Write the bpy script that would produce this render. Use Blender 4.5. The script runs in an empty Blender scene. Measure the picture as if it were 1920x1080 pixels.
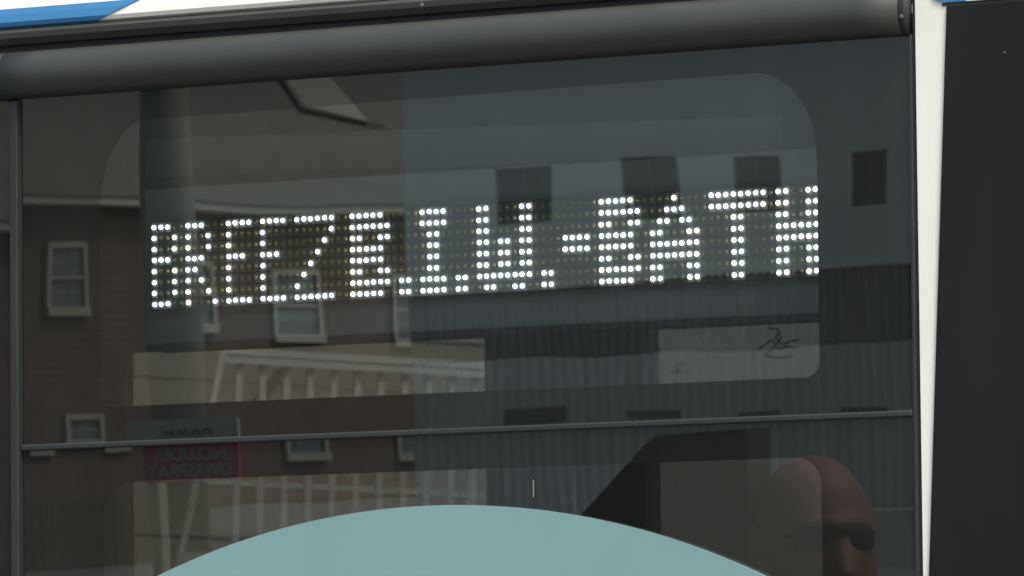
import bpy, bmesh, math, random
from mathutils import Vector, Matrix, noise
R = math.radians
random.seed(7)
sc = bpy.context.scene
C = sc.collection

# ------------------------------------------------------------------ camera
cam_d = bpy.data.cameras.new('camera')
cam = bpy.data.objects.new('camera', cam_d)
C.objects.link(cam)
sc.camera = cam
cam.matrix_world = Matrix(((0.871360, 0.044586, 0.488613, 2.443067),
                           (0.490326, -0.114929, -0.863928, -4.319640),
                           (0.017637, 0.992373, -0.122006, 1.4),
                           (0, 0, 0, 1)))
cam_d.sensor_width = 36
cam_d.lens = 225
cam_d.clip_start = 0.05
cam_d.clip_end = 3000
cam_d.dof.use_dof = True
cam_d.dof.focus_distance = 5.02
cam_d.dof.aperture_fstop = 70

# ------------------------------------------------------------------ light
world = bpy.data.worlds.new('World')
sc.world = world
world.use_nodes = True
wn = world.node_tree
bg = wn.nodes['Background']
sky = wn.nodes.new('ShaderNodeTexSky')
sky.sky_type = 'NISHITA'
sky.sun_disc = False
SUN_EL, SUN_AZ = R(58), R(125)
sky.sun_elevation = SUN_EL
sky.sun_rotation = SUN_AZ
sky.air_density = 1.2
sky.dust_density = 5.0
sky.ozone_density = 0.6
wn.links.new(sky.outputs[0], bg.inputs[0])
bg.inputs[1].default_value = 0.14
sun_d = bpy.data.lights.new('sun', 'SUN')
sun_d.energy = 1.5
sun_d.angle = R(14)
sun_d.color = (1.0, 0.965, 0.91)
sun = bpy.data.objects.new('sun', sun_d)
C.objects.link(sun)
sdir = Vector((math.sin(SUN_AZ) * math.cos(SUN_EL), math.cos(SUN_AZ) * math.cos(SUN_EL), math.sin(SUN_EL)))
sun.rotation_euler = sdir.to_track_quat('Z', 'Y').to_euler()
sc.view_settings.view_transform = 'Standard'
sc.view_settings.look = 'None'
sc.view_settings.exposure = 1.1
sc.view_settings.gamma = 1
sc.cycles.transparent_max_bounces = 24
sc.cycles.filter_width = 1.6

# ------------------------------------------------------------------ helpers
def tag(o, label=None, cat=None, group=None, kind=None):
    if label: o['label'] = label
    if cat: o['category'] = cat
    if group: o['group'] = group
    if kind: o['kind'] = kind
    return o

def empty(name, loc, rot=(0, 0, 0), parent=None):
    o = bpy.data.objects.new(name, None)
    C.objects.link(o)
    o.location = loc
    o.rotation_euler = rot
    o.empty_display_size = 0.1
    if parent: o.parent = parent
    return o

def obj(name, bm, mat, parent=None, loc=(0, 0, 0), rot=(0, 0, 0), smooth=False, bevel=0):
    me = bpy.data.meshes.new(name)
    bm.normal_update()
    bm.to_mesh(me)
    bm.free()
    if smooth:
        for p in me.polygons: p.use_smooth = True
    mats = mat if isinstance(mat, (list, tuple)) else [mat]
    for m in mats: me.materials.append(m)
    o = bpy.data.objects.new(name, me)
    C.objects.link(o)
    o.location = loc
    o.rotation_euler = rot
    if parent: o.parent = parent
    if bevel:
        b = o.modifiers.new('bevel', 'BEVEL')
        b.width = bevel
        b.segments = 2
        b.limit_method = 'ANGLE'
        b.harden_normals = False
    return o

def box(bm, x0, x1, y0, y1, z0, z1):
    v = [bm.verts.new(p) for p in ((x0, y0, z0), (x1, y0, z0), (x1, y1, z0), (x0, y1, z0),
                                   (x0, y0, z1), (x1, y0, z1), (x1, y1, z1), (x0, y1, z1))]
    for f in ((0, 3, 2, 1), (4, 5, 6, 7), (0, 1, 5, 4), (1, 2, 6, 5), (2, 3, 7, 6), (3, 0, 4, 7)):
        bm.faces.new([v[i] for i in f])
    return bm

def nb(*a):
    bm = bmesh.new()
    if a: box(bm, *a)
    return bm

def prism_y(bm, pts, y0, y1):
    """polygon pts in xz (counter-clockwise seen from -y), extruded from y0 (front) to y1"""
    a = [bm.verts.new((x, y0, z)) for x, z in pts]
    b = [bm.verts.new((x, y1, z)) for x, z in pts]
    n = len(pts)
    bm.faces.new(a)
    bm.faces.new(b[::-1])
    for i in range(n):
        j = (i + 1) % n
        bm.faces.new((a[j], a[i], b[i], b[j]))
    bmesh.ops.recalc_face_normals(bm, faces=bm.faces)
    return bm

def prism_x(bm, pts, x0, x1):
    a = [bm.verts.new((x0, y, z)) for y, z in pts]
    b = [bm.verts.new((x1, y, z)) for y, z in pts]
    n = len(pts)
    bm.faces.new(a)
    bm.faces.new(b[::-1])
    for i in range(n):
        j = (i + 1) % n
        bm.faces.new((a[j], a[i], b[i], b[j]))
    bmesh.ops.recalc_face_normals(bm, faces=bm.faces)
    return bm

def tube(bm, p, q, r0, r1=None, seg=10):
    r1 = r0 if r1 is None else r1
    p, q = Vector(p), Vector(q)
    d = (q - p).normalized()
    a = d.orthogonal().normalized()
    b = d.cross(a)
    va = [bm.verts.new(p + (a * math.cos(t) + b * math.sin(t)) * r0) for t in [2 * math.pi * i / seg for i in range(seg)]]
    vb = [bm.verts.new(q + (a * math.cos(t) + b * math.sin(t)) * r1) for t in [2 * math.pi * i / seg for i in range(seg)]]
    for i in range(seg):
        j = (i + 1) % seg
        bm.faces.new((va[i], va[j], vb[j], vb[i]))
    bm.faces.new(va[::-1])
    bm.faces.new(vb)
    return bm

def rounded(x0, x1, z0, z1, rbl, rbr, rtr, rtl, n=12):
    """outline of a rectangle with elliptical corners given as (rx, rz)"""
    out = []
    for (cx, cz, (rx, rz), a0) in ((x0 + rbl[0], z0 + rbl[1], rbl, 180), (x1 - rbr[0], z0 + rbr[1], rbr, 270),
                                   (x1 - rtr[0], z1 - rtr[1], rtr, 0), (x0 + rtl[0], z1 - rtl[1], rtl, 90)):
        for i in range(n + 1):
            t = R(a0 + 90 * i / n)
            out.append((cx + rx * math.cos(t), cz + rz * math.sin(t)))
    return out

# ------------------------------------------------------------------ materials
def mat(name, col, rough=0.6, metal=0.0, spec=0.5, var=0.0, scale=8.0, bump=0.0, bscale=60.0, stretch=(1, 1, 1), coat=0.0):
    m = bpy.data.materials.new(name)
    m.use_nodes = True
    nt = m.node_tree
    b = nt.nodes['Principled BSDF']
    b.inputs['Roughness'].default_value = rough
    b.inputs['Metallic'].default_value = metal
    b.inputs['Specular IOR Level'].default_value = spec
    b.inputs['Coat Weight'].default_value = coat
    tc = nt.nodes.new('ShaderNodeTexCoord')
    mp = nt.nodes.new('ShaderNodeMapping')
    mp.inputs['Scale'].default_value = stretch
    nt.links.new(tc.outputs['Object'], mp.inputs[0])
    nz = nt.nodes.new('ShaderNodeTexNoise')
    nz.inputs['Scale'].default_value = scale
    nz.inputs['Detail'].default_value = 6
    nt.links.new(mp.outputs[0], nz.inputs['Vector'])
    mx = nt.nodes.new('ShaderNodeMix')
    mx.data_type = 'RGBA'
    mr = nt.nodes.new('ShaderNodeMapRange')
    mr.inputs[1].default_value = 0.3
    mr.inputs[2].default_value = 0.7
    nt.links.new(nz.outputs[0], mr.inputs[0])
    nt.links.new(mr.outputs[0], mx.inputs[0])
    mx.inputs[6].default_value = tuple(c * (1 - var) for c in col) + (1,)
    mx.inputs[7].default_value = tuple(min(1, c * (1 + var)) for c in col) + (1,)
    nt.links.new(mx.outputs[2], b.inputs['Base Color'])
    if bump:
        n2 = nt.nodes.new('ShaderNodeTexNoise')
        n2.inputs['Scale'].default_value = bscale
        n2.inputs['Detail'].default_value = 4
        nt.links.new(mp.outputs[0], n2.inputs['Vector'])
        bp = nt.nodes.new('ShaderNodeBump')
        bp.inputs['Strength'].default_value = bump
        bp.inputs['Distance'].default_value = 0.002
        nt.links.new(n2.outputs[0], bp.inputs['Height'])
        nt.links.new(bp.outputs[0], b.inputs['Normal'])
    return m

def emit(name, col, s):
    m = bpy.data.materials.new(name)
    m.use_nodes = True
    nt = m.node_tree
    b = nt.nodes['Principled BSDF']
    b.inputs['Base Color'].default_value = (0.6, 0.6, 0.55, 1)
    b.inputs['Emission Color'].default_value = col + (1,)
    b.inputs['Emission Strength'].default_value = s
    return m

def glass_mat(name, ior, tint, wave=0.0, back=None, haze=0.0):
    """coated tinted sheet: Fresnel mirror over a tint (or over black enamel when back is given)"""
    m = bpy.data.materials.new(name)
    m.use_nodes = True
    nt = m.node_tree
    for n in list(nt.nodes): nt.nodes.remove(n)
    out = nt.nodes.new('ShaderNodeOutputMaterial')
    mix = nt.nodes.new('ShaderNodeMixShader')
    fr = nt.nodes.new('ShaderNodeFresnel')
    fr.inputs['IOR'].default_value = ior
    gl = nt.nodes.new('ShaderNodeBsdfGlossy')
    gl.inputs['Roughness'].default_value = 0.0
    gl.inputs['Color'].default_value = (0.95, 1.0, 0.93, 1)
    if back:
        under = nt.nodes.new('ShaderNodeBsdfDiffuse')
        under.inputs[0].default_value = back + (1,)
    else:
        under = nt.nodes.new('ShaderNodeBsdfTransparent')
        under.inputs[0].default_value = tint + (1,)
    if wave:
        tc = nt.nodes.new('ShaderNodeTexCoord')
        nz = nt.nodes.new('ShaderNodeTexNoise')
        nz.inputs['Scale'].default_value = 5.0
        nz.inputs['Detail'].default_value = 1.0
        bp = nt.nodes.new('ShaderNodeBump')
        bp.inputs['Strength'].default_value = 1.0
        bp.inputs['Distance'].default_value = wave
        nt.links.new(tc.outputs['Object'], nz.inputs['Vector'])
        nt.links.new(nz.outputs[0], bp.inputs['Height'])
        nt.links.new(bp.outputs[0], gl.inputs['Normal'])
    nt.links.new(fr.outputs[0], mix.inputs[0])
    nt.links.new(under.outputs[0], mix.inputs[1])
    nt.links.new(gl.outputs[0], mix.inputs[2])
    if haze:
        # haze over the reflections, put in as a thin uneven diffuse film
        tc2 = nt.nodes.new('ShaderNodeTexCoord')
        mp2 = nt.nodes.new('ShaderNodeMapping')
        mp2.inputs['Scale'].default_value = (1.0, 1.0, 0.35)
        n2 = nt.nodes.new('ShaderNodeTexNoise')
        n2.inputs['Scale'].default_value = 9.0
        n2.inputs['Detail'].default_value = 7.0
        n2.inputs['Roughness'].default_value = 0.6
        mr2 = nt.nodes.new('ShaderNodeMapRange')
        mr2.inputs[1].default_value = 0.3
        mr2.inputs[2].default_value = 0.75
        mr2.inputs[3].default_value = haze * 0.7
        mr2.inputs[4].default_value = haze * 1.5
        df = nt.nodes.new('ShaderNodeBsdfDiffuse')
        df.inputs[0].default_value = (0.54, 0.60, 0.50, 1)
        mx2 = nt.nodes.new('ShaderNodeMixShader')
        nt.links.new(tc2.outputs['Object'], mp2.inputs[0])
        nt.links.new(mp2.outputs[0], n2.inputs['Vector'])
        nt.links.new(n2.outputs[0], mr2.inputs[0])
        nt.links.new(mr2.outputs[0], mx2.inputs[0])
        nt.links.new(mix.outputs[0], mx2.inputs[1])
        nt.links.new(df.outputs[0], mx2.inputs[2])
        nt.links.new(mx2.outputs[0], out.inputs[0])
        return m
    nt.links.new(mix.outputs[0], out.inputs[0])
    return m

M = {}
M['clear'] = glass_mat('tinted_glass', 2.45, (0.115, 0.125, 0.12), wave=0.00012, haze=0.0115)
M['clear_low'] = glass_mat('darker_tinted_glass', 2.45, (0.072, 0.08, 0.075), wave=0.00012, haze=0.0115)
M['frit'] = glass_mat('black_enamelled_glass', 1.96, None, wave=0.00012, haze=0.0115, back=(0.004, 0.004, 0.004))
M['far_glass'] = glass_mat('side_glass', 1.5, (0.75, 0.78, 0.76))
M['white_paint'] = mat('white_paint', (0.71, 0.72, 0.635), 0.35, var=0.02, scale=3, coat=0.3)
M['blue_vinyl'] = mat('blue_vinyl', (0.035, 0.165, 0.335), 0.35, var=0.06, scale=5)
M['teal_vinyl'] = mat('teal_vinyl', (0.168, 0.305, 0.298), 0.5, var=0.045, scale=7, bump=0.08)
M['trim'] = mat('satin_black_trim', (0.030, 0.033, 0.027), 0.47, var=0.10, scale=14, bump=0.06, bscale=500)
M['groove'] = mat('black_sealant', (0.008, 0.008, 0.008), 0.8, var=0.2)
M['rubber'] = mat('grey_rubber_seal', (0.014, 0.017, 0.015), 0.6, var=0.15, scale=40, bump=0.2)
M['rail'] = mat('grey_anodised_rail', (0.018, 0.022, 0.019), 0.55, var=0.12, scale=30, stretch=(0.2, 1, 1))
M['black_panel'] = mat('black_side_panel', (0.0064, 0.0070, 0.0050), 0.55, spec=0.25, var=0.5, scale=9, bump=0.04, bscale=180, stretch=(1, 1, 0.25))
M['mark'] = mat('grey_window_mark', (0.05, 0.055, 0.05), 0.7)
M['scratch'] = mat('pale_scratch', (0.16, 0.16, 0.15), 0.6)
M['bolt'] = mat('dull_bolt', (0.06, 0.058, 0.052), 0.6)
M['interior'] = mat('dark_interior_laminate', (0.13, 0.13, 0.13), 0.7, var=0.1)
M['interior_grey'] = mat('grey_interior_laminate', (0.30, 0.31, 0.30), 0.6, var=0.06)
M['steel'] = mat('brushed_steel', (0.5, 0.5, 0.5), 0.35, metal=0.8)
M['housing'] = mat('sign_housing_grey', (0.42, 0.44, 0.43), 0.6, var=0.05, scale=20)
M['housing_shadow'] = mat('sign_housing_shadow', (0.01, 0.01, 0.01), 0.7)  # near black, stands in for the shadow line below the housing
M['board'] = mat('sign_circuit_board', (0.19, 0.20, 0.14), 0.6, var=0.12, scale=120)
M['board_line'] = mat('sign_board_louver', (0.05, 0.055, 0.045), 0.6)
M['led_off'] = mat('unlit_led', (0.50, 0.47, 0.12), 0.4, var=0.15, scale=200)
M['led_cool'] = emit('led_cool_white', (0.66, 0.72, 1.0), 19.0)
M['led_warm'] = emit('led_warm_white', (0.97, 0.93, 0.95), 17.0)
M['led_neutral'] = emit('led_neutral_white', (0.82, 0.86, 1.0), 17.0)

# ------------------------------------------------------------------ ground
def noise_ground():
    bm = bmesh.new()
    S = 1500
    v = [bm.verts.new(p) for p in ((-S, -S, 0), (S, -S, 0), (S, S, 0), (-S, S, 0))]
    bm.faces.new(v)
    return bm
M['asphalt'] = mat('asphalt', (0.055, 0.055, 0.055), 0.9, var=0.25, scale=0.6, bump=0.5, bscale=40)
ground = obj('asphalt_ground', noise_ground(), M['asphalt'])
tag(ground, 'grey asphalt ground round the bus', kind='structure')

# ------------------------------------------------------------------ bus
BUS_O = (0, 0, 2.01003)
bus = empty('bus', BUS_O, (R(3.2), 0, 0))
tag(bus, 'white and blue bus with black tinted sign window and teal round graphic', 'bus')
TILT_LOW = R(0.184)
ZP = -0.1105

def ring(outer, inner, y=0.0, th=0.005):
    """flat glass frame between an outer rectangle and a rounded hole, both closed outlines"""
    bm = bmesh.new()
    x0, x1, z0, z1 = outer
    n = len(inner)
    cx = sum(p[0] for p in inner) / n
    cz = sum(p[1] for p in inner) / n
    # outer points: project every inner point outward on the rectangle, add the corners
    pts = []
    for (x, z) in inner:
        dx, dz = x - cx, z - cz
        t = min(((x1 - cx) / dx if dx > 0 else (x0 - cx) / dx) if abs(dx) > 1e-9 else 1e9,
                ((z1 - cz) / dz if dz > 0 else (z0 - cz) / dz) if abs(dz) > 1e-9 else 1e9)
        pts.append((cx + dx * t, cz + dz * t))
    iv = [bm.verts.new((x, y, z)) for x, z in inner]
    ov = [bm.verts.new((x, y, z)) for x, z in pts]
    def side(p):
        if abs(p[0] - x0) < 1e-7: return 'l'
        if abs(p[0] - x1) < 1e-7: return 'r'
        return 'b' if abs(p[1] - z0) < 1e-7 else 't'
    corner = {frozenset('lb'): (x0, z0), frozenset('br'): (x1, z0), frozenset('rt'): (x1, z1), frozenset('tl'): (x0, z1)}
    for i in range(n):
        j = (i + 1) % n
        a, b = side(pts[i]), side(pts[j])
        f = [iv[i], ov[i]]
        if a != b:
            c = corner[frozenset((a, b))]
            f.append(bm.verts.new((c[0], y, c[1])))
        f += [ov[j], iv[j]]
        bm.faces.new(f)
    bmesh.ops.recalc_face_normals(bm, faces=bm.faces)
    if sum(f.normal.y for f in bm.faces) > 0:
        bmesh.ops.reverse_faces(bm, faces=bm.faces)
    return bm

def sheet(pts, y=0.0):
    bm = bmesh.new()
    f = bm.faces.new([bm.verts.new((x, y, z)) for x, z in pts])
    bm.normal_update()
    if f.normal.y > 0: bmesh.ops.reverse_faces(bm, faces=bm.faces)
    return bm

hole_u = rounded(-0.3828, 0.2675, -0.0797, 0.1515, (0.010, 0.010), (0.013, 0.013), (0.055, 0.068), (0.045, 0.075))
# the clear opening climbs a little towards the right
hole_u = [(x, z + (0.0045 * max(0, (x + 0.2)) / 0.45 if z > 0.02 else 0)) for x, z in hole_u]
fu = obj('black_window_border', ring((-0.4605, 0.3480, -0.1080, 0.1800), hole_u), M['frit'], bus)
fu['label'] = 'upper black enamelled border of the sign window'
gu = obj('tinted_window_pane', sheet(hole_u), M['clear'], bus)
gu['label'] = 'upper clear tinted area with rounded corners'
hole_l = [(x, z - ZP) for x, z in rounded(-0.3810, 0.2675, -0.70, -0.1405, (0.03, 0.03), (0.03, 0.03), (0.020, 0.022), (0.03, 0.03))]
fl = obj('black_window_border', ring((-0.4605, 0.3480, -0.78 - ZP, -0.0010), hole_l), M['frit'], bus, (0, 0, ZP), (TILT_LOW, 0, 0))
fl['label'] = 'lower black enamelled border behind the teal graphic'
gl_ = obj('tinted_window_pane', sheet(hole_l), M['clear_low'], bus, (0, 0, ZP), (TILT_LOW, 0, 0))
gl_['label'] = 'lower clear tinted area behind the teal graphic'
# neighbouring dark pane on the left
o = obj('side_window_pane', sheet([(-1.25, -0.78), (-0.4695, -0.78), (-0.4695, 0.180), (-1.25, 0.180)]), M['frit'], bus, (0, 0.001, 0), (R(-0.15), 0, 0))

# seals and rails round the sign window
bm = nb(-0.4685, -0.4607, -0.0040, 0.012, -0.78, 0.1745)
obj('window_seal', bm, M['rubber'], bus, bevel=0.0012)
bm = nb(-0.4607, -0.4590, -0.0022, 0.008, -0.78, 0.1745)
obj('window_seal', bm, M['groove'], bus)
bm = nb(0.3466, 0.3502, -0.0030, 0.012, -0.78, 0.1765)
obj('window_seal', bm, M['rubber'], bus, bevel=0.001)
bm = nb(0.3503, 0.3529, -0.0010, 0.012, -0.78, 0.2300)
obj('window_seal', bm, M['groove'], bus)
bm = nb(-0.4588, 0.3464, -0.0030, 0.010, -0.1128, -0.1078)
o = obj('glazing_rail', bm, M['rail'], bus, bevel=0.0012)
o['label'] = 'slim grey rail between the upper and lower panes'
# half-round hood over the window, with end caps
def hood(x0, x1, z0=0.1755, z1=0.2145, depth=0.017, n=20, nx=24):
    bm = bmesh.new()
    rows = []
    for k in range(nx + 1):
        x = x0 + (x1 - x0) * k / nx
        zz = 0.0010 * math.sin(3.1 * x + 1)
        rows.append([bm.verts.new((x, -depth * (math.sin(math.pi * i / n) ** 0.75) + 0.001, z0 + zz * 0.4 + (z1 - z0) * (0.5 - 0.5 * math.cos(math.pi * i / n)))) for i in range(n + 1)])
    for k in range(nx):
        for i in range(n):
            bm.faces.new((rows[k][i], rows[k + 1][i], rows[k + 1][i + 1], rows[k][i + 1]))
    bm.faces.new(rows[0][::-1])
    bm.faces.new(rows[-1])
    bmesh.ops.recalc_face_normals(bm, faces=bm.faces)
    return bm
o = obj('hood_trim', hood(-0.4712, 0.3440), M['trim'], bus, smooth=True)
o['label'] = 'satin black half-round trim over the sign window'
o = obj('hood_trim', hood(-1.25, -0.4770), M['trim'], bus, smooth=True)
obj('hood_end_cap', hood(-0.4760, -0.4722, 0.1750, 0.2148, 0.0165), M['rubber'], bus, smooth=True)
obj('hood_end_cap', hood(0.3446, 0.3490, 0.1755, 0.2145, 0.0150), M['rubber'], bus, smooth=True)
# slim upper trim strip above the hood
bm = bmesh.new()
prism_x(bm, [(0.004, 0.2185), (-0.0035, 0.2195), (-0.0075, 0.2245), (-0.0080, 0.2290), (-0.0050, 0.2318), (0.004, 0.2322)], -1.25, 0.3500)
bmesh.ops.translate(bm, verts=bm.verts, vec=(0, 0, 0.0006))
o = obj('upper_trim_strip', bm, M['trim'], bus)
obj('trim_groove', nb(-1.25, 0.3500, 0.0, 0.006, 0.2120, 0.2200), M['groove'], bus)

# painted body above
def body_panel():
    bm = bmesh.new()
    prof = [(0.006, 0.2330), (-0.0005, 0.2336), (-0.0042, 0.2352), (-0.0055, 0.2385), (-0.0045, 0.2450), (-0.002, 0.254), (0.003, 0.275), (0.010, 0.33), (0.03, 0.45), (0.07, 0.55), (0.15, 0.62), (2.30, 0.66), (2.30, 0.60), (0.17, 0.57), (0.03, 0.28)]
    return prism_x(bm, prof, -2.6, 0.95)
o = obj('body_panel', body_panel(), M['white_paint'], bus)
o['label'] = 'glossy white body panel above the window'
# blue band follows the panel profile, 1 mm proud
def blue_band():
    bm = bmesh.new()
    prof = [(0.2340, -0.0031), (0.2352, -0.0054), (0.2385, -0.0067), (0.2450, -0.0057), (0.2500, -0.0042)]
    rows = []
    for z, y in prof:
        xr = -0.3857 + (z - 0.2326) / (0.2493 - 0.2326) * 0.0438
        rows.append([bm.verts.new((-2.6, y, z)), bm.verts.new((xr, y, z)), bm.verts.new((xr, y + 0.001, z)), bm.verts.new((-2.6, y + 0.001, z))])
    for k in range(len(prof) - 1):
        for i in range(4):
            j = (i + 1) % 4
            bm.faces.new((rows[k][i], rows[k][j], rows[k + 1][j], rows[k + 1][i]))
    bm.faces.new(rows[0][::-1]); bm.faces.new(rows[-1])
    bmesh.ops.recalc_face_normals(bm, faces=bm.faces)
    return bm
o = obj('blue_stripe', blue_band(), M['blue_vinyl'], bus, smooth=False)
o['label'] = 'blue stripe ending in a slanted tip'

# white post and black panel on the right
bm = bmesh.new()
prism_y(bm, [(0.3531, -0.78), (0.60, -0.78), (0.60, 0.2328), (0.3531, 0.2328)], -0.002, 0.02)
o = obj('corner_post', bm, M['white_paint'], bus)
o['label'] = 'white post tapering down between window and black panel'
bm = bmesh.new()
prism_y(bm, [(0.3583 - 0.547 * 0.0504, -0.78), (0.95, -0.78), (0.95, 0.1972), (0.3800, 0.1972)], -0.0045, 0.03)
o = obj('side_panel', bm, M['black_panel'], bus, bevel=0.0015)
o['label'] = 'matt black panel with a slanted left edge'
bm = bmesh.new()
prism_y(bm, [(0.3775, 0.1990), (0.3960, 0.1988), (0.3960, 0.232), (0.3560, 0.232), (0.3700, 0.2016)], -0.0035, -0.0021)
o = obj('blue_stripe', bm, M['blue_vinyl'], bus)
bm = nb(0.3965, 0.95, -0.0040, -0.0021, 0.1985, 0.232)
obj('grey_strip', bm, M['housing'], bus)
obj('panel_groove', nb(0.376, 0.95, -0.0030, -0.0021, 0.1965, 0.1985), M['groove'], bus)
for (x, z, r, y) in ((-0.0748, 0.2262, 0.0022, -0.0080), (0.428, 0.1574, 0.0011, -0.0046), 
                  (0.0265, 0.2262, 0.0014, -0.0080), (0.3470, 0.189, 0.0020, -0.0135)):
    bm = bmesh.new()
    bmesh.ops.create_uvsphere(bm, u_segments=10, v_segments=6, radius=r)
    bmesh.ops.scale(bm, verts=bm.verts, vec=(1, 0.4, 1))
    obj('bolt', bm, M['bolt'], bus, (x, y, z), smooth=True)

# teal round graphic on the lower pane
bm = bmesh.new()
cx, cz, rr = -0.067, -0.873, 0.7049
pts = []
for i in range(129):
    t = R(90 + 32 - 64 * i / 128)
    pts.append((cx + rr * math.cos(t), cz + rr * math.sin(t)))
pts = [p for p in pts if -0.4580 < p[0] < 0.3450]
pts = [(pts[0][0], -0.77)] + pts + [(pts[-1][0], -0.77)]
prism_y(bm, pts[::-1], -0.0052, -0.0034)
o = obj('round_graphic', bm, M['teal_vinyl'], bus)
o['label'] = 'pale teal disc covering the bottom of the lower pane'
# hairline scratch on the lower pane
obj('paint_scratch', nb(0.0180, 0.0186, -0.0022, -0.0012, -0.1640, -0.1505), M['scratch'], bus)

# inside of the bus
FY = 2.30
bm = bmesh.new()
box(bm, -2.6, 0.95, 0.13, FY, 0.50, 0.54)        # ceiling
obj('interior_ceiling', bm, M['interior'], bus)
obj('interior_floor', nb(-2.6, 0.95, 0.03, FY, -1.30, -1.25), M['interior'], bus)
bm = nb(-2.6, -2.55, 0.03, FY, -1.24, 0.49)
obj('interior_end_wall', bm, M['interior'], bus)
obj('interior_end_wall', nb(0.90, 0.95, 0.03, FY, -1.24, 0.49), M['interior'], bus)
bm = bmesh.new()
for a in ((-2.6, 0.95, 0.141, 0.49), (-2.6, 0.95, -1.24, -0.55), (-2.6, -1.856, -0.549, 0.140), (-1.331, -1.116, -0.549, 0.140), (0.0, 0.95, -0.549, 0.140)):
    box(bm, a[0], a[1], FY, FY + 0.04, a[2], a[3])
obj('interior_side_wall', bm, M['interior'], bus)
for (x0, x1) in ((-1.855, -1.332), (-1.115, -0.001)):
    obj('side_window_pane', sheet([(x0, -0.549), (x1, -0.549), (x1, 0.140), (x0, 0.140)], FY + 0.02), M['far_glass'], bus)
# dark etched marks on the far window
def strokes(name, lines, wd, m):
    bm = bmesh.new()
    for ln in lines:
        for (a, b) in zip(ln[:-1], ln[1:]):
            tube(bm, (a[0], 0, a[1]), (b[0], 0, b[1]), wd, wd * .8, 6)
    bmesh.ops.scale(bm, verts=bm.verts, vec=(1, 0.15, 1))
    return obj(name, bm, m, bus, (0, FY + 0.012, 0))
strokes('window_mark', [[(-.968, .110), (-.956, .117), (-.945, .121), (-.939, .113), (-.926, .117), (-.915, .118)], [(-.956, .133), (-.944, .132), (-.939, .121), (-.951, .110), (-.958, .103)],
                        [(-.944, .126), (-.950, .115), (-.943, .108), (-.931, .111), (-.921, .108)], [(-.962, .102), (-.945, .098), (-.925, .099)]], 0.0015, M['mark'])
strokes('window_mark', [[(-1.090, .083), (-1.083, .087), (-1.078, .084), (-1.078, .093), (-1.073, .097), (-1.068, .096)], [(-1.079, .089), (-1.071, .089), (-1.062, .083)], [(-1.076, .087), (-1.070, .082)]], 0.0009, M['mark'])
bm = bmesh.new()
tube(bm, (-1.162, 2.2, -1.24), (-1.162, 2.2, 0.49), 0.0085, seg=14)
obj('grab_pole', bm, M['steel'], bus, smooth=True)
bm = nb(-0.41, 0.181, 0.112, 0.118, 0.1075, 0.1385)
bmesh.ops.rotate(bm, verts=bm.verts, cent=(0, 0, 0.12), matrix=Matrix.Rotation(R(1.4), 3, 'Y'))
obj('backing_board', bm, M['interior_grey'], bus)
# lower outer body, unseen in the photograph's crop but carrying the bus
obj('body_skirt', nb(-2.6, 0.95, 0.0, 0.03, -1.62, -0.782), M['white_paint'], bus)
obj('body_side', nb(-2.64, -2.601, 0.0, FY, -1.62, 0.55), M['white_paint'], bus)
obj('body_side', nb(0.951, 0.99, 0.0, FY, -1.62, 0.55), M['white_paint'], bus)
obj('body_side', nb(-2.6, -1.2505, 0.0, 0.03, -0.781, 0.2325), M['black_panel'], bus)

# ------------------------------------------------------------------ LED sign
sign = empty('led_destination_sign', BUS_O, (R(3.2), 0, 0))
tag(sign, 'grey LED sign reading BREEZ B.I.W.-BATH in white dots behind bus window', 'led sign')
SX, SZT, SZP, SXP = -0.3707, 0.0697, 0.009, 0.006512
obj('housing', nb(-0.3862, 0.285, 0.0720, 0.1110, -0.0255, 0.1030), M['housing'], sign, bevel=0.0015)
obj('housing_shadow_strip', nb(-0.3862, 0.285, 0.0680, 0.1100, -0.0300, -0.0257), M['housing_shadow'], sign)  # shadow line along the housing's bottom edge, built as a black strip
obj('display_board', nb(-0.3755, 0.2400, 0.0640, 0.0718, 0.0030, 0.0738), M['board'], sign)
bm = bmesh.new()
for r in range(9):
    z = SZT + SZP / 2 - r * SZP
    box(bm, -0.3750, 0.2395, 0.0628, 0.0640, z - 0.0009, z + 0.0003)
for c in range(95):
    x = SX - SXP / 2 + c * SXP
    box(bm, x - 0.00025, x + 0.00025, 0.0632, 0.0640, 0.0034, 0.0734)
o = obj('louver_grid', bm, M['board_line'], sign)
o['kind'] = 'stuff'

rows = [set() for _ in range(8)]
def put(r, *cols):
    for c in cols: rows[r].add(c)
def rng(a, b): return range(a, b + 1)
# thin B R E E Z
for r in (0, 3, 7): put(r, 0, 1, 2)
for r in (1, 2, 4, 5, 6): put(r, 0, 3)
put(0, 5, 6, 7); put(1, 5, 8); put(2, 5, 8); put(3, 5, 6, 7); put(4, 5, 6); put(5, 5, 7); put(6, 5, 8); put(7, 5, 9)
for c0 in (11, 16):
    for r in range(8): put(r, c0)
    for r in (0, 7): put(r, *rng(c0, c0 + 3))
    put(3, *rng(c0, c0 + 2))
put(0, *rng(21, 26)); put(7, *rng(21, 26))
for r, c in ((1, 26), (2, 25), (3, 24), (4, 23), (5, 22), (6, 21)): put(r, c)
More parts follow.
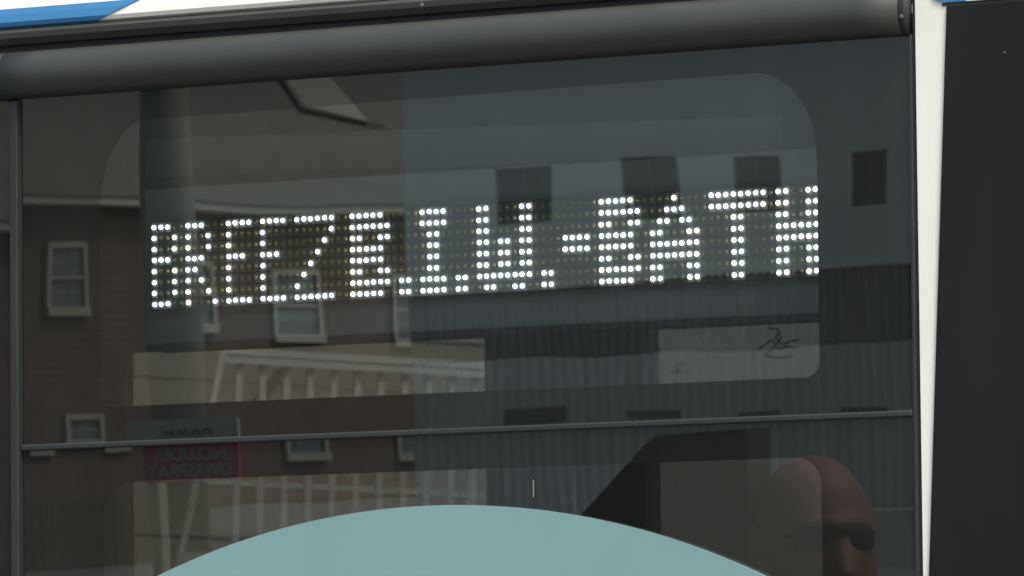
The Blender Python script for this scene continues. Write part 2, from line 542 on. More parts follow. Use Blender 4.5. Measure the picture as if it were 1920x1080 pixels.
# bold B twice
for c0 in (29, 64):
    for r in (0, 3, 4, 7): put(r, *rng(c0, c0 + 4))
    for r in (1, 6): put(r, *rng(c0, c0 + 5))
    for r in (2, 5): put(r, c0, c0 + 1, c0 + 4, c0 + 5)
for c0 in (36, 44, 56):
    for r in (6, 7): put(r, c0, c0 + 1)
for r in (0, 1, 6, 7): put(r, *rng(39, 42))
for r in (2, 3, 4, 5): put(r, 40, 41)
for r in range(6): put(r, 47, 48, 53, 54)
for r in (3, 4, 5): put(r, 50, 51)
put(6, *rng(47, 54)); put(7, 48, 49, 52, 53)
for r in (3, 4): put(r, *rng(59, 62))
put(0, 74); put(1, 73, 74, 75); put(2, 72, 73, 75, 76); put(3, 71, 72, 76, 77)
for r in (4, 5): put(r, *rng(71, 77))
for r in (6, 7): put(r, 71, 72, 76, 77)
for r in (0, 1): put(r, *rng(79, 86))
for r in range(2, 8): put(r, 82, 83)
for r in range(8): put(r, 88, 89, 92, 93)
for r in (3, 4): put(r, *rng(88, 93))

def led_mesh(name, m, rad=0.00196):
    bm = bmesh.new()
    bmesh.ops.create_uvsphere(bm, u_segments=10, v_segments=6, radius=rad)
    bmesh.ops.scale(bm, verts=bm.verts, vec=(1, 0.8, 1))
    me = bpy.data.meshes.new(name)
    bm.to_mesh(me); bm.free()
    for p in me.polygons: p.use_smooth = True
    me.materials.append(m)
    return me
led_me = [led_mesh('led', M['led_cool']), led_mesh('led', M['led_neutral']), led_mesh('led', M['led_warm'])]
lit = sorted([(c, r) for r in range(8) for c in rows[r]], reverse=True)
rest = bmesh.new()
off = bmesh.new()
rl = random.Random(3)
def dot(bm, x, z, rad, mi=0):
    n0 = len(bm.verts)
    g = bmesh.ops.create_uvsphere(bm, u_segments=8, v_segments=5, radius=rad, matrix=Matrix.Translation((x, 0.0622, z)))
    for v in g['verts']:
        for f in v.link_faces:
            f.material_index = mi
            f.smooth = True
for k, (c, r) in enumerate(lit):
    jx, jz = rl.uniform(-.00022, .00022), rl.uniform(-.00018, .00018)
    x, z = SX + c * SXP + jx, SZT - r * SZP + jz
    w = rl.random()
    mi = 0 if w < 0.42 else (1 if w < 0.82 else 2)
    if k < 300:
        o = bpy.data.objects.new('led', led_me[mi])
        C.objects.link(o)
        o.parent = sign
        o.location = (x, 0.0620, z)
    else:
        dot(rest, x, z, 0.00196, mi)
o = obj('lit_led_group', rest, [M['led_cool'], M['led_neutral'], M['led_warm']], sign)
o['kind'] = 'stuff'
o['label'] = 'the leftmost lit dots of the thin letters'
for r in range(8):
    for c in range(94):
        if c not in rows[r]:
            dot(off, SX + c * SXP + rl.uniform(-.0003, .0003), SZT - r * SZP + rl.uniform(-.0002, .0002), 0.00165)
o = obj('unlit_led_group', off, M['led_off'], sign)
o['kind'] = 'stuff'
o['label'] = 'unlit olive dots between the letters'

# ------------------------------------------------------------------ grey metal building, seen reflected
M['grey_metal'] = mat('pale_grey_metal_wall', (0.66, 0.67, 0.61), 0.6, var=0.05, scale=0.25, stretch=(6, 1, 0.6))
M['dark_metal'] = mat('dark_corrugated_metal', (0.19, 0.19, 0.185), 0.6, var=0.14, scale=0.8, stretch=(8, 1, 0.5))
M['low_metal'] = mat('grey_corrugated_metal', (0.54, 0.53, 0.48), 0.6, var=0.10, scale=0.8, stretch=(8, 1, 0.4))
M['dark_pane'] = mat('dark_window_glass', (0.075, 0.08, 0.078), 0.3, var=0.2, scale=1.5)
M['win_frame_grey'] = mat('grey_window_frame', (0.16, 0.17, 0.17), 0.6)
GY = -85.0
gb = empty('grey_metal_building', (-38, GY, 0))
tag(gb, 'grey corrugated metal building with a dark band, reflected in right of the glass', 'building')
GX0, GX1 = -49.58, -30.0
def gx(x): return x + 38
obj('wall_core', nb(gx(GX0) + 0.02, gx(GX1), -12, -0.12, 0, 10.6), M['dark_metal'], gb)
wins = ((-47.86, -46.84), (-45.52, -44.58), (-43.58, -42.74), (-41.58, -40.90), (-39.4, -38.6), (-37.2, -36.4))
# upper smooth wall in sheets, cut round the windows
bm = bmesh.new()
obj('upper_wall', nb(gx(GX0), gx(GX1), -0.11, 0.0, 6.36, 10.6), M['grey_metal'], gb)
bm = bmesh.new()
xs = GX0
for (a, b) in wins:
    box(bm, gx(xs), gx(a), -0.11, 0.0, 5.43, 6.359)
    xs = b
box(bm, gx(xs), gx(GX1), -0.11, 0.0, 5.43, 6.359)
box(bm, gx(GX0), gx(GX1), -0.11, 0.0, 4.46, 5.429)
o = obj('window_wall', bm, M['grey_metal'], gb)
for (a, b) in wins:
    w = obj('window', nb(gx(a) + .002, gx(b) - .002, -0.10, -0.06, 5.432, 6.357), M['dark_pane'], gb)
    bm = bmesh.new()
    mid = (gx(a) + gx(b)) / 2
    box(bm, mid - .02, mid + .02, -0.058, -0.04, 5.47, 6.32)
    box(bm, gx(a) + .004, gx(a) + .05, -0.058, -0.035, 5.434, 6.355)
    box(bm, gx(b) - .05, gx(b) - .004, -0.058, -0.035, 5.434, 6.355)
    obj('frame', bm, M['win_frame_grey'], w)
def corrugated(x0, x1, z0, z1, y, depth, pitch):
    bm = bmesh.new()
    n = int((x1 - x0) / pitch)
    prof = []
    for k in range(n + 1):
        x = x0 + (x1 - x0) * k / n
        prof += [(x, y), (x + pitch * .28, y)] if k == n else [(x, y), (x + pitch * .35, y), (x + pitch * .5, y + depth), (x + pitch * .85, y + depth)]
    prof = [p for p in prof if p[0] <= x1]
    lo = [bm.verts.new((px, py, z0)) for px, py in prof]
    hi = [bm.verts.new((px, py, z1)) for px, py in prof]
    for k in range(len(prof) - 1):
        bm.faces.new((lo[k], lo[k + 1], hi[k + 1], hi[k]))
    bmesh.ops.recalc_face_normals(bm, faces=bm.faces)
    return bm
k = 0
x = GX0
while x < GX1 - 0.1:
    x2 = min(x + 1.0, GX1)
    obj('dark_wall_panel', corrugated(gx(x), gx(x2), 3.34, 4.45, -0.06, 0.05, 0.16), M['dark_metal'], gb)
    x = x2
slots = ((-47.75, -46.77, 2.24, 2.49), (-45.58, -44.71, 2.29, 2.385), (-43.63, -42.88, 2.235, 2.28), (-41.86, -41.02, 2.215, 2.29))
bm = nb(gx(GX0), gx(GX1), -0.11, 0.0, 2.50, 3.335)
x = GX0
bm.free()
zc = 0
while x < GX1 - 0.1:
    x2 = min(x + 1.0, GX1)
    obj('lower_wall_panel', corrugated(gx(x), gx(x2), 0.0, 3.32, -0.05, 0.05, 0.2), M['low_metal'], gb)
    x = x2
for a, b, z0, z1 in slots:
    obj('vent_slot', nb(gx(a), gx(b), -0.04, 0.03, z0, z1), M['dark_pane'], gb)
obj('flashing', nb(gx(GX0) - .02, gx(GX1), -0.06, 0.03, 4.452, 4.52), M['grey_metal'], gb)
obj('roof', nb(gx(GX0) - .3, gx(GX1) + .3, -12.3, 0.3, 10.61, 10.8), M['dark_metal'], gb)

# ------------------------------------------------------------------ brown building, seen reflected
M['brown'] = mat('dark_red_brown_siding', (0.064, 0.041, 0.036), 0.85, var=0.18, scale=1.2, bump=0.3)
M['brown_roof'] = mat('dark_roof_shingles', (0.054, 0.055, 0.048), 0.9, var=0.18, scale=1.5)
M['white_trim'] = mat('white_window_trim', (0.25, 0.25, 0.225), 0.6, var=0.04)
M['gutter'] = mat('pale_gutter', (0.28, 0.29, 0.27), 0.5, var=0.05)
M['muntin'] = mat('grey_muntin_paint', (0.22, 0.24, 0.25), 0.6)
M['blue_pane'] = mat('blue_grey_window_glass', (0.085, 0.115, 0.135), 0.2, var=0.3, scale=2)
BX = -75.70
bb = empty('brown_building', (BX, -120, 0))
tag(bb, 'dark brown clapboard building with white framed windows, reflected in the left of the glass', 'building')
def by(y): return y + 120
Y0, Y1 = -140.0, -96.0
obj('wall', nb(-14, 0.0, by(Y0), by(Y1), 0, 7.6), M['brown'], bb)
# clapboards
n = 36
for k in range(n):
    z0 = 0.05 + k * 0.21
    bm = bmesh.new()
    prism = [(0.002, z0), (0.014, z0), (0.008, z0 + 0.208), (0.002, z0 + 0.208)]
    a = [bm.verts.new((px, by(Y0), pz)) for px, pz in prism]
    b = [bm.verts.new((px, by(Y1), pz)) for px, pz in prism]
    bm.faces.new(a); bm.faces.new(b[::-1])
    for i in range(4):
        j = (i + 1) % 4
        bm.faces.new((a[j], a[i], b[i], b[j]))
    bmesh.ops.recalc_face_normals(bm, faces=bm.faces)
    obj('clapboard', bm, M['brown'], bb)
obj('gutter', nb(0.0, 0.45, by(Y0), by(Y1), 7.62, 7.80), M['gutter'], bb)
def slope_roof():
    bm = bmesh.new()
    pts = [(0.5, 7.81), (-9.0, 15.5), (-9.0, 15.2), (0.1, 7.81 - 0.01)]
    a = [bm.verts.new((px, by(Y0 - .4), pz)) for px, pz in pts]
    b = [bm.verts.new((px, by(Y1 + .4), pz)) for px, pz in pts]
    bm.faces.new(a); bm.faces.new(b[::-1])
    for i in range(4):
        j = (i + 1) % 4
        bm.faces.new((a[j], a[i], b[i], b[j]))
    bmesh.ops.recalc_face_normals(bm, faces=bm.faces)
    return bm
roof = obj('roof', slope_roof(), M['brown_roof'], bb)
# roof hatch with a raised dark edge
def hatch(dx, pts, th):
    bm = bmesh.new()
    a = [bm.verts.new((0.42 - (z - 7.9) * 1.236 + dx, by(y), z)) for y, z in pts]
    b = [bm.verts.new((0.42 - (z - 7.9) * 1.236 + dx - th, by(y), z - .02)) for y, z in pts]
    m = len(pts)
    bm.faces.new(a); bm.faces.new(b[::-1])
    for i in range(m):
        j = (i + 1) % m
        bm.faces.new((a[j], a[i], b[i], b[j]))
    bmesh.ops.recalc_face_normals(bm, faces=bm.faces)
    return bm
M['hatch_edge'] = mat('dark_skylight_flashing', (0.022, 0.023, 0.02), 0.7)
M['hatch'] = mat('weathered_tan_skylight', (0.115, 0.112, 0.095), 0.6, var=0.08)
obj('skylight', hatch(0.12, [(-130.60, 11.73), (-129.35, 10.34), (-131.75, 10.03), (-133.1, 11.82)], 0.2), M['hatch'], roof)
obj('skylight_edge', hatch(0.16, [(-130.42, 11.72), (-130.62, 11.73), (-129.36, 10.34), (-129.06, 10.26)], 0.05), M['hatch_edge'], roof)
obj('skylight_edge', hatch(0.18, [(-129.06, 10.25), (-129.36, 10.32), (-132.3, 9.97), (-132.3, 9.93)], 0.05), M['hatch_edge'], roof)

def sash_window(y0, y1, z0, z1):
    """white framed double hung window: y0 is the left edge in the reflection (nearer), y1 the right"""
    bm = bmesh.new()
    t = 0.17
    ya, yb = by(min(y0, y1)), by(max(y0, y1))
    box(bm, 0.03, 0.12, ya, ya + t, z0, z1)
    box(bm, 0.03, 0.12, yb - t, yb, z0, z1)
    box(bm, 0.03, 0.12, ya + t, yb - t, z1 - t * .75, z1)
    box(bm, 0.03, 0.16, ya - .02, yb + .02, z0 - .06, z0 + t * .8)
    zm = (z0 + z1) / 2
    box(bm, 0.03, 0.10, ya + t, yb - t, zm - .035, zm + .035)
    f = obj('window', bm, M['white_trim'], bb)
    obj('pane', nb(0.031, 0.05, ya + t, yb - t, z0 + t * .8, z1 - t * .75), M['blue_pane'], f)
    bm = bmesh.new()
    for i in (1, 2):
        y = ya + t + (yb - ya - 2 * t) * i / 3
        box(bm, 0.051, 0.062, y - .012, y + .012, z0 + t * .8, zm - .036)
        box(bm, 0.051, 0.062, y - .012, y + .012, zm + .036, z1 - t * .75)
    for z in ((z0 + t * .8 + zm) / 2, (z1 - t * .75 + zm) / 2):
        box(bm, 0.063, 0.070, ya + t, yb - t, z - .012, z + .012)
    obj('muntins', bm, M['muntin'], f)
sash_window(-114.08, -115.60, 5.24, 6.80)
sash_window(-118.9, -120.75, 4.86, 6.45)
sash_window(-123.60, -125.75, 4.62, 6.30)
sash_window(-129.0, -131.2, 4.55, 6.30)
sash_window(-114.55, -116.10, 1.72, 2.92)
def low_window(y0, y1, z0, z1):
    f = obj('basement_window', nb(0.03, 0.10, by(y0), by(y1), z0, z1), M['white_trim'], bb)
    obj('pane', nb(0.101, 0.11, by(y0) + .08, by(y1) - .08, z0 + .13, z1 - .06), M['blue_pane'], f)
low_window(-114.15, -113.25, 1.36, 1.66)
low_window(-117.30, -116.15, 1.36, 1.66)
sash_window(-123.95, -125.80, 1.05, 2.40)
sash_window(-129.0, -130.8, 0.98, 2.30)
sash_window(-108.4, -109.9, 5.3, 6.8)

# ------------------------------------------------------------------ pole with parking sign, seen reflected
M['pole'] = mat('grey_painted_pole', (0.125, 0.13, 0.112), 0.6, var=0.08, scale=4)
M['sign_white'] = mat('white_sign_sheet', (0.30, 0.31, 0.295), 0.5, var=0.03)
M['sign_red'] = mat('red_sign_sheet', (0.36, 0.020, 0.065), 0.5, var=0.04)
M['sign_black'] = mat('black_sign_lettering', (0.02, 0.02, 0.02), 0.6)
M['sign_letter'] = mat('pale_sign_lettering', (0.26, 0.26, 0.25), 0.6)
pole = empty('concrete_pole', (-11.06, -17.0, 0))
tag(pole, 'thick pale grey round pole in front of the brown building, reflected at left', 'pole')
bm = bmesh.new()
prism = []
bmesh.ops.create_cone(bm, cap_ends=True, segments=28, radius1=0.122, radius2=0.075, depth=6.0, matrix=Matrix.Translation((0, 0, 3.0)) @ Matrix.Rotation(R(45 - 29), 4, 'Z'))
obj('shaft', bm, M['pole'], pole, smooth=True)
obj('base_plate', nb(-0.22, 0.22, -0.22, 0.22, 0, 0.04), M['pole'], pole)
ps = empty('parking_sign', (-10.79, -16.6, 0), (0, 0, R(-5)))
tag(ps, 'white and red parking sign fixed to the thick pole, its lettering mirrored in the glass', 'sign')
obj('post', nb(-0.16, -0.12, -0.09, -0.03, 0, 2.0), M['pole'], ps)
obj('white_panel', nb(-0.235, 0.235, -0.02, 0.0, 1.842, 2.038), M['sign_white'], ps)
obj('red_panel', nb(-0.155, 0.235, -0.02, 0.0, 1.700, 1.840), M['sign_red'], ps)
def text(body, size, loc, m, parent, name, sx=1.0, width=None):
    cu = bpy.data.curves.new(name, 'FONT')
    cu.body = body
    cu.size = size
    cu.extrude = 0.002
    cu.offset = size * 0.02
    cu.align_x = 'CENTER'
    tmp = bpy.data.objects.new(name, cu)
    C.objects.link(tmp)
    dg = bpy.context.evaluated_depsgraph_get()
    me = bpy.data.meshes.new_from_object(tmp.evaluated_get(dg))
    bpy.data.objects.remove(tmp)
    me.materials.clear()
    me.materials.append(m)
    o = bpy.data.objects.new(name, me)
    C.objects.link(o)
    xs_ = [v.co.x for v in me.vertices]
    w = max(xs_) - min(xs_)
    s = (width / w) if width else sx
    # faces the bus, +y: x axis turned round
    o.rotation_euler = (R(90), 0, R(180))
    o.scale = (s, 1, 1)
    o.location = loc
    o.parent = parent
    return o
text('PARK', 0.032, (0.020, 0.004, 1.972), M['sign_black'], ps, 'lettering', width=0.22)
text('INCLUDES', 0.066, (0.035, 0.004, 1.778), M['sign_letter'], ps, 'lettering', width=0.29)
text('OVERSPRAY', 0.066, (0.030, 0.004, 1.716), M['sign_letter'], ps, 'lettering', width=0.34)

# ------------------------------------------------------------------ tan porch building seen through the bus
M['tan'] = mat('tan_siding', (0.31, 0.262, 0.205), 0.8, var=0.06, scale=1.2)
M['rail_white'] = mat('white_railing_paint', (0.62, 0.62, 0.58), 0.6, var=0.03)
M['brace'] = mat('brown_brace_board', (0.20, 0.14, 0.10), 0.8)
M['corner'] = mat('grey_corner_cladding', (0.125, 0.13, 0.12), 0.8, var=0.08, scale=0.8)
M['pale_wall'] = mat('pale_grey_stucco', (0.36, 0.35, 0.31), 0.8, var=0.1, scale=0.8)
pa = R(50)
pb = empty('porch_building', (-17, 30, 0), (0, 0, pa))
tag(pb, 'tan building with a white baluster railing on its upper balcony, seen through the bus window', 'building')
# wall boards behind the railing (local x along the wall)
obj('wall', nb(-14, 8, 1.3, 4.5, 0, 9.5), M['tan'], pb)
for k in range(16):
    z0 = 3.4 + k * 0.33
    obj('siding_board', nb(-2.02, 5, 1.262 + 0.012 * (k % 2), 1.298, z0, z0 + 0.322), M['tan'], pb)
obj('corner_panel', nb(-9, -2.03, 1.25, 1.298, 0, 9.4), M['corner'], pb)
obj('balcony_deck', nb(-9, 5, -0.12, 1.25, 4.08, 4.30), M['rail_white'], pb)
for x in (-4.9, 0.9):
    obj('porch_post', nb(x - .08, x + .08, -0.05, 0.11, 0, 4.07), M['rail_white'], pb)
ra = empty('balcony_railing', (-17, 30, 0), (0, 0, pa))
tag(ra, 'white balcony railing with square balusters and slanted end posts in front of tan wall', 'railing')
obj('top_rail', nb(-1.90, -0.12, -0.04, 0.05, 5.730, 5.772), M['rail_white'], ra)
obj('top_rail', nb(-1.86, -0.10, -0.07, -0.045, 5.672, 5.712), M['rail_white'], ra)
obj('middle_rail', nb(-1.95, -0.10, -0.012, 0.012, 4.93, 4.965), M['rail_white'], ra)
obj('bottom_rail', nb(-2.1, -0.10, -0.04, 0.05, 4.45, 4.51), M['rail_white'], ra)
for k in range(11):
    s = -1.745 + 0.1535 * k
    o = obj('baluster', nb(s - .020, s + .020, -0.030, 0.010, 4.511, 5.729), M['rail_white'], ra)
for x0 in (-1.86, -0.10):
    bm = bmesh.new()
    prism_y(bm, [(x0 - .28, 4.40), (x0 - .24, 4.40), (x0 + .02, 5.772), (x0 - .02, 5.772)], -0.085, -0.05)
    obj('end_post', bm, M['rail_white'], ra)
bm = bmesh.new()
prism_y(bm, [(-1.90, 5.05), (-1.82, 5.05), (-1.30, 5.70), (-1.38, 5.70)], 0.30, 0.34)
obj('brace', bm, M['brace'], pb)
# pale wall seen through the farther side window
pw = empty('garden_wall', (-9.5, 22, 0))
tag(pw, 'pale grey rendered wall behind the bus, seen through its right side window', 'wall')
obj('render', nb(-2.55, 9, 0, 0.3, 0, 5.6), M['pale_wall'], pw)
obj('coping', nb(-2.6, 9, -0.05, 0.35, 5.601, 5.7), M['pale_wall'], pw)
# ------------------------------------------------------------------ the man reflected at bottom right
M['skin'] = mat('shade_darkened_skin', (0.108, 0.047, 0.040), 0.65, var=0.22, scale=9, bump=0.2, bscale=120)  # reddish skin, its colour darkened to put the man in shade
M['jacket'] = mat('dark_jacket', (0.035, 0.04, 0.05), 0.85, var=0.15, scale=20)
M['trousers'] = mat('grey_trousers', (0.07, 0.07, 0.075), 0.85, var=0.15, scale=20)
M['shoe'] = mat('black_shoe', (0.02, 0.02, 0.02), 0.5)
M['shades'] = mat('black_sunglasses', (0.012, 0.012, 0.014), 0.25)
M['camera_black'] = mat('black_camera_fabric', (0.013, 0.013, 0.013), 0.9, var=0.2, scale=12)
MX, MY, MTOP = -1.262, -3.02, 1.842
man = empty('person', (MX, MY, 0), (0, 0, R(-48)))
tag(man, 'bald person in dark jacket and black sunglasses, reflected at the lower right of the glass', 'person')
# local frame: faces +y
def skin_body(name, joints, edges, m, parent, levels=2, root=0):
    me = bpy.data.meshes.new(name)
    me.from_pydata([j[:3] for j in joints], edges, [])
    o = bpy.data.objects.new(name, me)
    C.objects.link(o)
    md = o.modifiers.new('skin', 'SKIN')
    sv = me.skin_vertices[0].data
    for i, j in enumerate(joints):
        sv[i].radius = (j[3], j[4] if len(j) > 4 else j[3])
        sv[i].use_root = (i == root)
    ss = o.modifiers.new('sub', 'SUBSURF')
    ss.levels = levels
    ss.render_levels = levels
    dg = bpy.context.evaluated_depsgraph_get()
    new = bpy.data.meshes.new_from_object(o.evaluated_get(dg))
    o.modifiers.clear()
    o.data = new
    for p in new.polygons: p.use_smooth = True
    new.materials.clear()
    new.materials.append(m)
    o.parent = parent
    return o
def head_mesh():
    """one surface: cranium, brow, nose, cheeks, chin and neck; origin between the eyes' height and head axis"""
    bm = bmesh.new()
    nu, nv = 64, 56
    H0, H1 = -0.135, 0.108
    rows_ = []
    def g(a, b, s): return math.exp(-((a - b) / s) ** 2)
    for j in range(nv + 1):
        t = j / nv
        z = H0 - 0.10 + (H1 - H0 + 0.10) * t
        row = []
        for i in range(nu):
            th = 2 * math.pi * i / nu
            sx, sy = math.sin(th), math.cos(th)      # sy>0 front
            # half width / depth by height
            if z > -0.02:
                q = max(0.0, 1 - ((z + 0.02) / (H1 + 0.02)) ** 2.35) ** 0.5
                w, df, db = 0.081 * q, 0.092 * q, 0.104 * q
            elif z > -0.125:
                u = (-0.02 - z) / 0.105
                w = 0.081 - 0.026 * u ** 1.8
                df = 0.092 - 0.010 * u
                db = 0.104 - 0.052 * u
            else:
                u = min(1, (-0.125 - z) / 0.11)
                w = 0.055 + 0.006 * u
                df = 0.040 + 0.012 * u if u > 0.12 else 0.082 - (0.082 - 0.040) * (u / 0.12)
                db = 0.052 + 0.010 * u
            d = df if sy > 0 else db
            x, y = w * sx, d * sy
            fr = max(0, sy) ** 3
            y += fr * (0.006 * g(z, 0.020, 0.012)          # brow
                       - 0.010 * g(z, 0.0, 0.012) * (g(abs(x), 0.031, 0.016))   # eye sockets
                       + 0.004 * g(z, -0.075, 0.012) * g(x, 0, 0.025)            # lips
                       - 0.004 * g(z, -0.092, 0.008)
                       + 0.007 * g(z, -0.112, 0.014) * g(x, 0, 0.028))           # chin
            if sy > 0 and -0.052 < z < 0.012:
                k = (0.012 - z) / 0.064
                y += 0.027 * k ** 1.2 * g(x, 0, 0.010 + 0.006 * k) * (1 if k < .93 else .5)
            row.append(bm.verts.new((x, y, z)))
        rows_.append(row)
    for j in range(nv):
        for i in range(nu):
            k = (i + 1) % nu
            bm.faces.new((rows_[j][i], rows_[j][k], rows_[j + 1][k], rows_[j + 1][i]))
    bm.faces.new(rows_[0])
    bmesh.ops.remove_doubles(bm, verts=bm.verts, dist=0.0004)
    bmesh.ops.recalc_face_normals(bm, faces=bm.faces)
    return bm
HZ = MTOP - 0.108
def hand_chains(J, E, wrist, side, pts_dir, down):
    """palm and five bent fingers appended to the body skeleton at joint index wrist"""
    wx, wy, wz = J[wrist][:3]
    f = Vector(pts_dir).normalized()
    dn = Vector(down).normalized()
    lat = f.cross(dn).normalized()
    P = Vector((wx, wy, wz))
    palm = P + f * 0.045
    J.append((*palm, 0.026, 0.014)); pi = len(J) - 1
    E.append((wrist, pi))
    for k, (off, ln) in enumerate(((-0.027, 0.070), (-0.009, 0.080), (0.009, 0.075), (0.026, 0.060))):
        a = P + f * 0.088 + lat * off
        b = a + (f + dn * .35).normalized() * ln * .42
        c = b + (f * .5 + dn).normalized() * ln * .33
        d = c + (dn - f * .4).normalized() * ln * .25
        last = pi
        for q, r in ((a, .0105), (b, .0088), (c, .0080), (d, .0070)):
            J.append((*q, r, r)); E.append((last, len(J) - 1)); last = len(J) - 1
    a = P + f * 0.030 + lat * (-0.036) + dn * .012
    b = a + (f + dn * .6 - lat * .4).normalized() * .032
    c = b + (f + dn * .9).normalized() * .026
    last = pi
    for q, r in ((a, .012), (b, .010), (c, .0085)):
        J.append((*q, r, r)); E.append((last, len(J) - 1)); last = len(J) - 1
J = [(0, 0, 0.97, .145, .105), (0, 0.0, 1.15, .135, .095), (0, 0, 1.33, .155, .105), (0, -.01, 1.45, .13, .085), (0, -0.012, 1.525, .058, .055), (0, -0.008, HZ - .115, .052, .052),
     (0.17, -.01, 1.455, .06), (-0.17, -.01, 1.455, .06),
     (0.24, -.02, 1.20, .045), (-0.24, -.02, 1.20, .045),
     (0.22, 0.20, 1.10, .028), (-0.22, 0.20, 1.10, .028),
     (0.10, 0, 0.88, .09), (-0.10, 0, 0.88, .09), (0.12, 0.01, 0.50, .055), (-0.12, 0.01, 0.50, .055),
     (0.13, -.01, 0.10, .038), (-0.13, -.01, 0.10, .038), (0.14, 0.13, 0.04, .035, .03), (-0.14, 0.13, 0.04, .035, .03)]
E_ = [(0, 1), (1, 2), (2, 3), (3, 4), (4, 5), (3, 6), (3, 7), (6, 8), (7, 9), (8, 10), (9, 11), (0, 12), (0, 13), (12, 14), (13, 15), (14, 16), (15, 17), (16, 18), (17, 19)]
hand_chains(J, E_, 10, 1, (0, 1, 0.05), (0, 0, -1))
hand_chains(J, E_, 11, -1, (0, 1, 0.05), (0, 0, -1))
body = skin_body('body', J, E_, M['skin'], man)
# join the sculpted head onto the body mesh so that the figure is one mesh
hb = head_mesh()
bmesh.ops.translate(hb, verts=hb.verts, vec=(0, 0, HZ))
def ear(bm, s):
    g = bmesh.ops.create_uvsphere(bm, u_segments=14, v_segments=10, radius=1.0)
    for v in g['verts']:
        x, y, z = v.co
        dent = 0.35 if (x * s > 0.3 and abs(y) < .6) else 0
        v.co = Vector((s * 0.0795 + x * 0.009 - s * dent * .008, -0.012 + y * 0.017 - abs(x) * .002, HZ - 0.012 + z * 0.032 * (1.1 if z > 0 else .9)))
ear(hb, 1); ear(hb, -1)
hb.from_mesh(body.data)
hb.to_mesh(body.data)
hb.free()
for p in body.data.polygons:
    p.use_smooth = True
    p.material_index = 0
# clothes
Jj = [(0, 0, 0.92, .17, .13), (0, 0, 1.12, .165, .125), (0, 0, 1.33, .178, .128), (0, -.01, 1.46, .14, .10), (0, -.012, 1.52, .075, .07),
      (0.18, -.01, 1.465, .075), (-0.18, -.01, 1.465, .075), (0.25, -.02, 1.20, .062), (-0.25, -.02, 1.20, .062), (0.225, 0.17, 1.115, .045), (-0.225, 0.17, 1.115, .045)]
skin_body('jacket', Jj, [(0, 1), (1, 2), (2, 3), (3, 4), (3, 5), (3, 6), (5, 7), (6, 8), (7, 9), (8, 10)], M['jacket'], man)
Jt = [(0, 0, 0.98, .15, .115), (0.10, 0, 0.86, .105), (-0.10, 0, 0.86, .105), (0.12, 0.01, 0.50, .08), (-0.12, 0.01, 0.50, .08), (0.13, 0, 0.09, .07), (-0.13, 0, 0.09, .07)]
skin_body('trousers', Jt, [(0, 1), (0, 2), (1, 3), (2, 4), (3, 5), (4, 6)], M['trousers'], man)
for s in (1, -1):
    skin_body('shoe', [(s * .13, -.05, .05, .045, .045), (s * .137, .07, .045, .05, .04), (s * .142, .17, .035, .045, .03)], [(0, 1), (1, 2)], M['shoe'], man)
bm = bmesh.new()
for s in (1, -1):
    g = bmesh.ops.create_uvsphere(bm, u_segments=16, v_segments=8, radius=1)
    for v in g['verts']:
        x, y, z = v.co
        x = max(-1, min(1, x * 1.25)); z = max(-.85, min(.85, z * 1.2))
        v.co = Vector((s * .031 + x * .023, .084 + y * .006 - abs(s * .031 + x * .023) ** 2 * 3.2, HZ + 0.001 + z * .019))
box(bm, -0.010, 0.010, .090, .098, HZ + .006, HZ + .012)
for s in (1, -1):
    tube(bm, (s * .054, .075, HZ + .006), (s * .078, -.012, HZ + .006), .0025, .0025, 6)
obj('sunglasses', bm, M['shades'], man)

# ------------------------------------------------------------------ video camera on a tripod, seen reflected
vc = empty('video_camera', (-1.44, -3.0, 0), (0, 0, 0))
tag(vc, 'black video camera under a sloping black rain hood beside the bald person', 'video camera')
bm = bmesh.new()
prism_y(bm, [(-0.135, 1.66), (0.1155, 1.66), (0.1155, 1.879), (-0.020, 1.876), (-0.036, 1.866), (-0.135, 1.776)], -0.035, 0.035)
obj('rain_hood', bm, M['camera_black'], vc, bevel=0.006)
obj('camera_body', nb(-0.05, 0.09, -0.07, 0.05, 1.52, 1.659), M['camera_black'], vc, bevel=0.01)
bm = bmesh.new()
tube(bm, (0.02, 0.05, 1.59), (0.02, 0.17, 1.59), 0.045, 0.05, 20)
obj('lens', bm, M['camera_black'], vc)
bm = bmesh.new()
tube(bm, (0.06, -0.14, 1.61), (0.06, -0.07, 1.61), 0.022, 0.026, 12)
obj('viewfinder', bm, M['shades'], vc)
tp = empty('tripod', (-1.44, -3.0, 0))
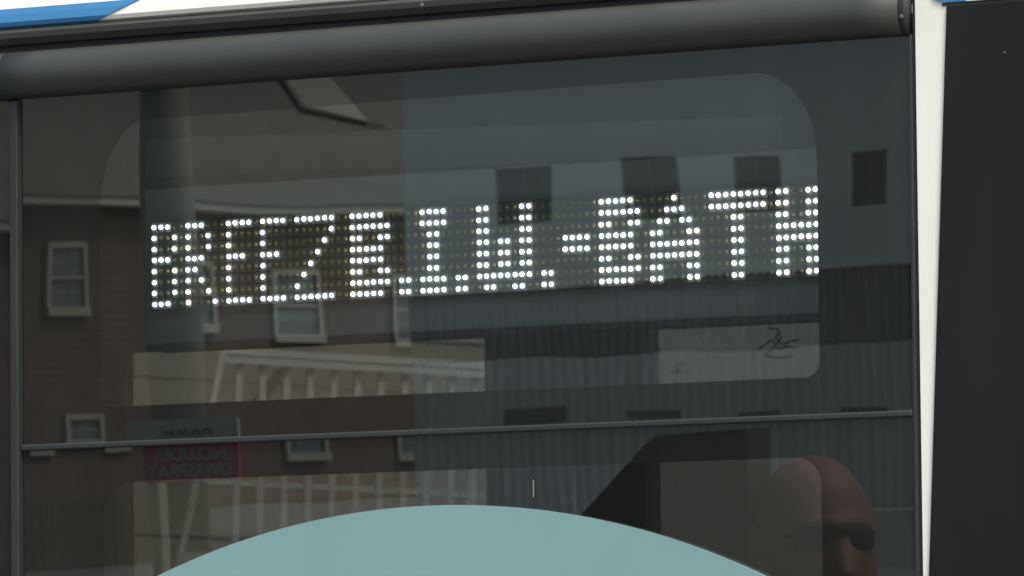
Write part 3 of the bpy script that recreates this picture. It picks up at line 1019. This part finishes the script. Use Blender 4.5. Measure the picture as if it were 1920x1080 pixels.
tag(tp, 'black three-legged tripod under the video camera', 'tripod')
bm = bmesh.new()
tube(bm, (0, 0, 1.40), (0, 0, 1.515), 0.05, 0.045, 16)
obj('head', bm, M['camera_black'], tp)
for k in range(3):
    a = R(90 + 120 * k)
    bm = bmesh.new()
    tube(bm, (math.cos(a) * .04, math.sin(a) * .04, 1.42), (math.cos(a) * .45, math.sin(a) * .45, 0.01), 0.02, 0.014, 10)
    obj('leg', bm, M['camera_black'], tp)
bm = bmesh.new()
tube(bm, (0, -0.03, 1.46), (0.22, -0.45, 1.30), 0.010, 0.012, 8)
obj('pan_bar', bm, M['camera_black'], tp)

# ------------------------------------------------------------------ low barriers reflected at the bottom of the glass
M['dark_board'] = mat('dark_brown_fence_board', (0.05, 0.04, 0.034), 0.85, var=0.2, scale=5)
bf = empty('board_fence', (-45, -66, 0))
tag(bf, 'low dark brown board fence in front of the brown building, reflected at lower left', 'fence')
bm = nb(-0.05, 0.0, -4.5, 16, 0.2, 0.28)
box(bm, -0.05, 0.0, -4.5, 16, 0.7, 0.78)
obj('fence_rail', bm, M['dark_board'], bf)
me0 = None
for k in range(82):
    y = -4.5 + k * 0.25
    if me0 is None:
        o = obj('fence_board', nb(0.001, 0.025, 0.004, 0.246, 0.02, 0.96), M['dark_board'], bf, (0, y, 0))
        me0 = o.data
    else:
        o = bpy.data.objects.new('fence_board', me0)
        C.objects.link(o)
        o.parent = bf
        o.location = (0, y, 0)
M['barrier'] = mat('grey_concrete_barrier', (0.42, 0.43, 0.40), 0.85, var=0.08, scale=2)
cb = empty('concrete_barrier', (-27, -50, 0))
tag(cb, 'low grey concrete barrier in front of the metal building, reflected at lower right', 'barrier')
for k in range(6):
    bm = bmesh.new()
    prism_x(bm, [(-0.3, 0), (0.3, 0), (0.28, 0.1), (0.13, 0.3), (0.09, 0.86), (-0.09, 0.86), (-0.13, 0.3), (-0.28, 0.1)], -2.1 + k * 1.6, -2.1 + k * 1.6 + 1.585)
    obj('barrier_segment', bm, M['barrier'], cb)
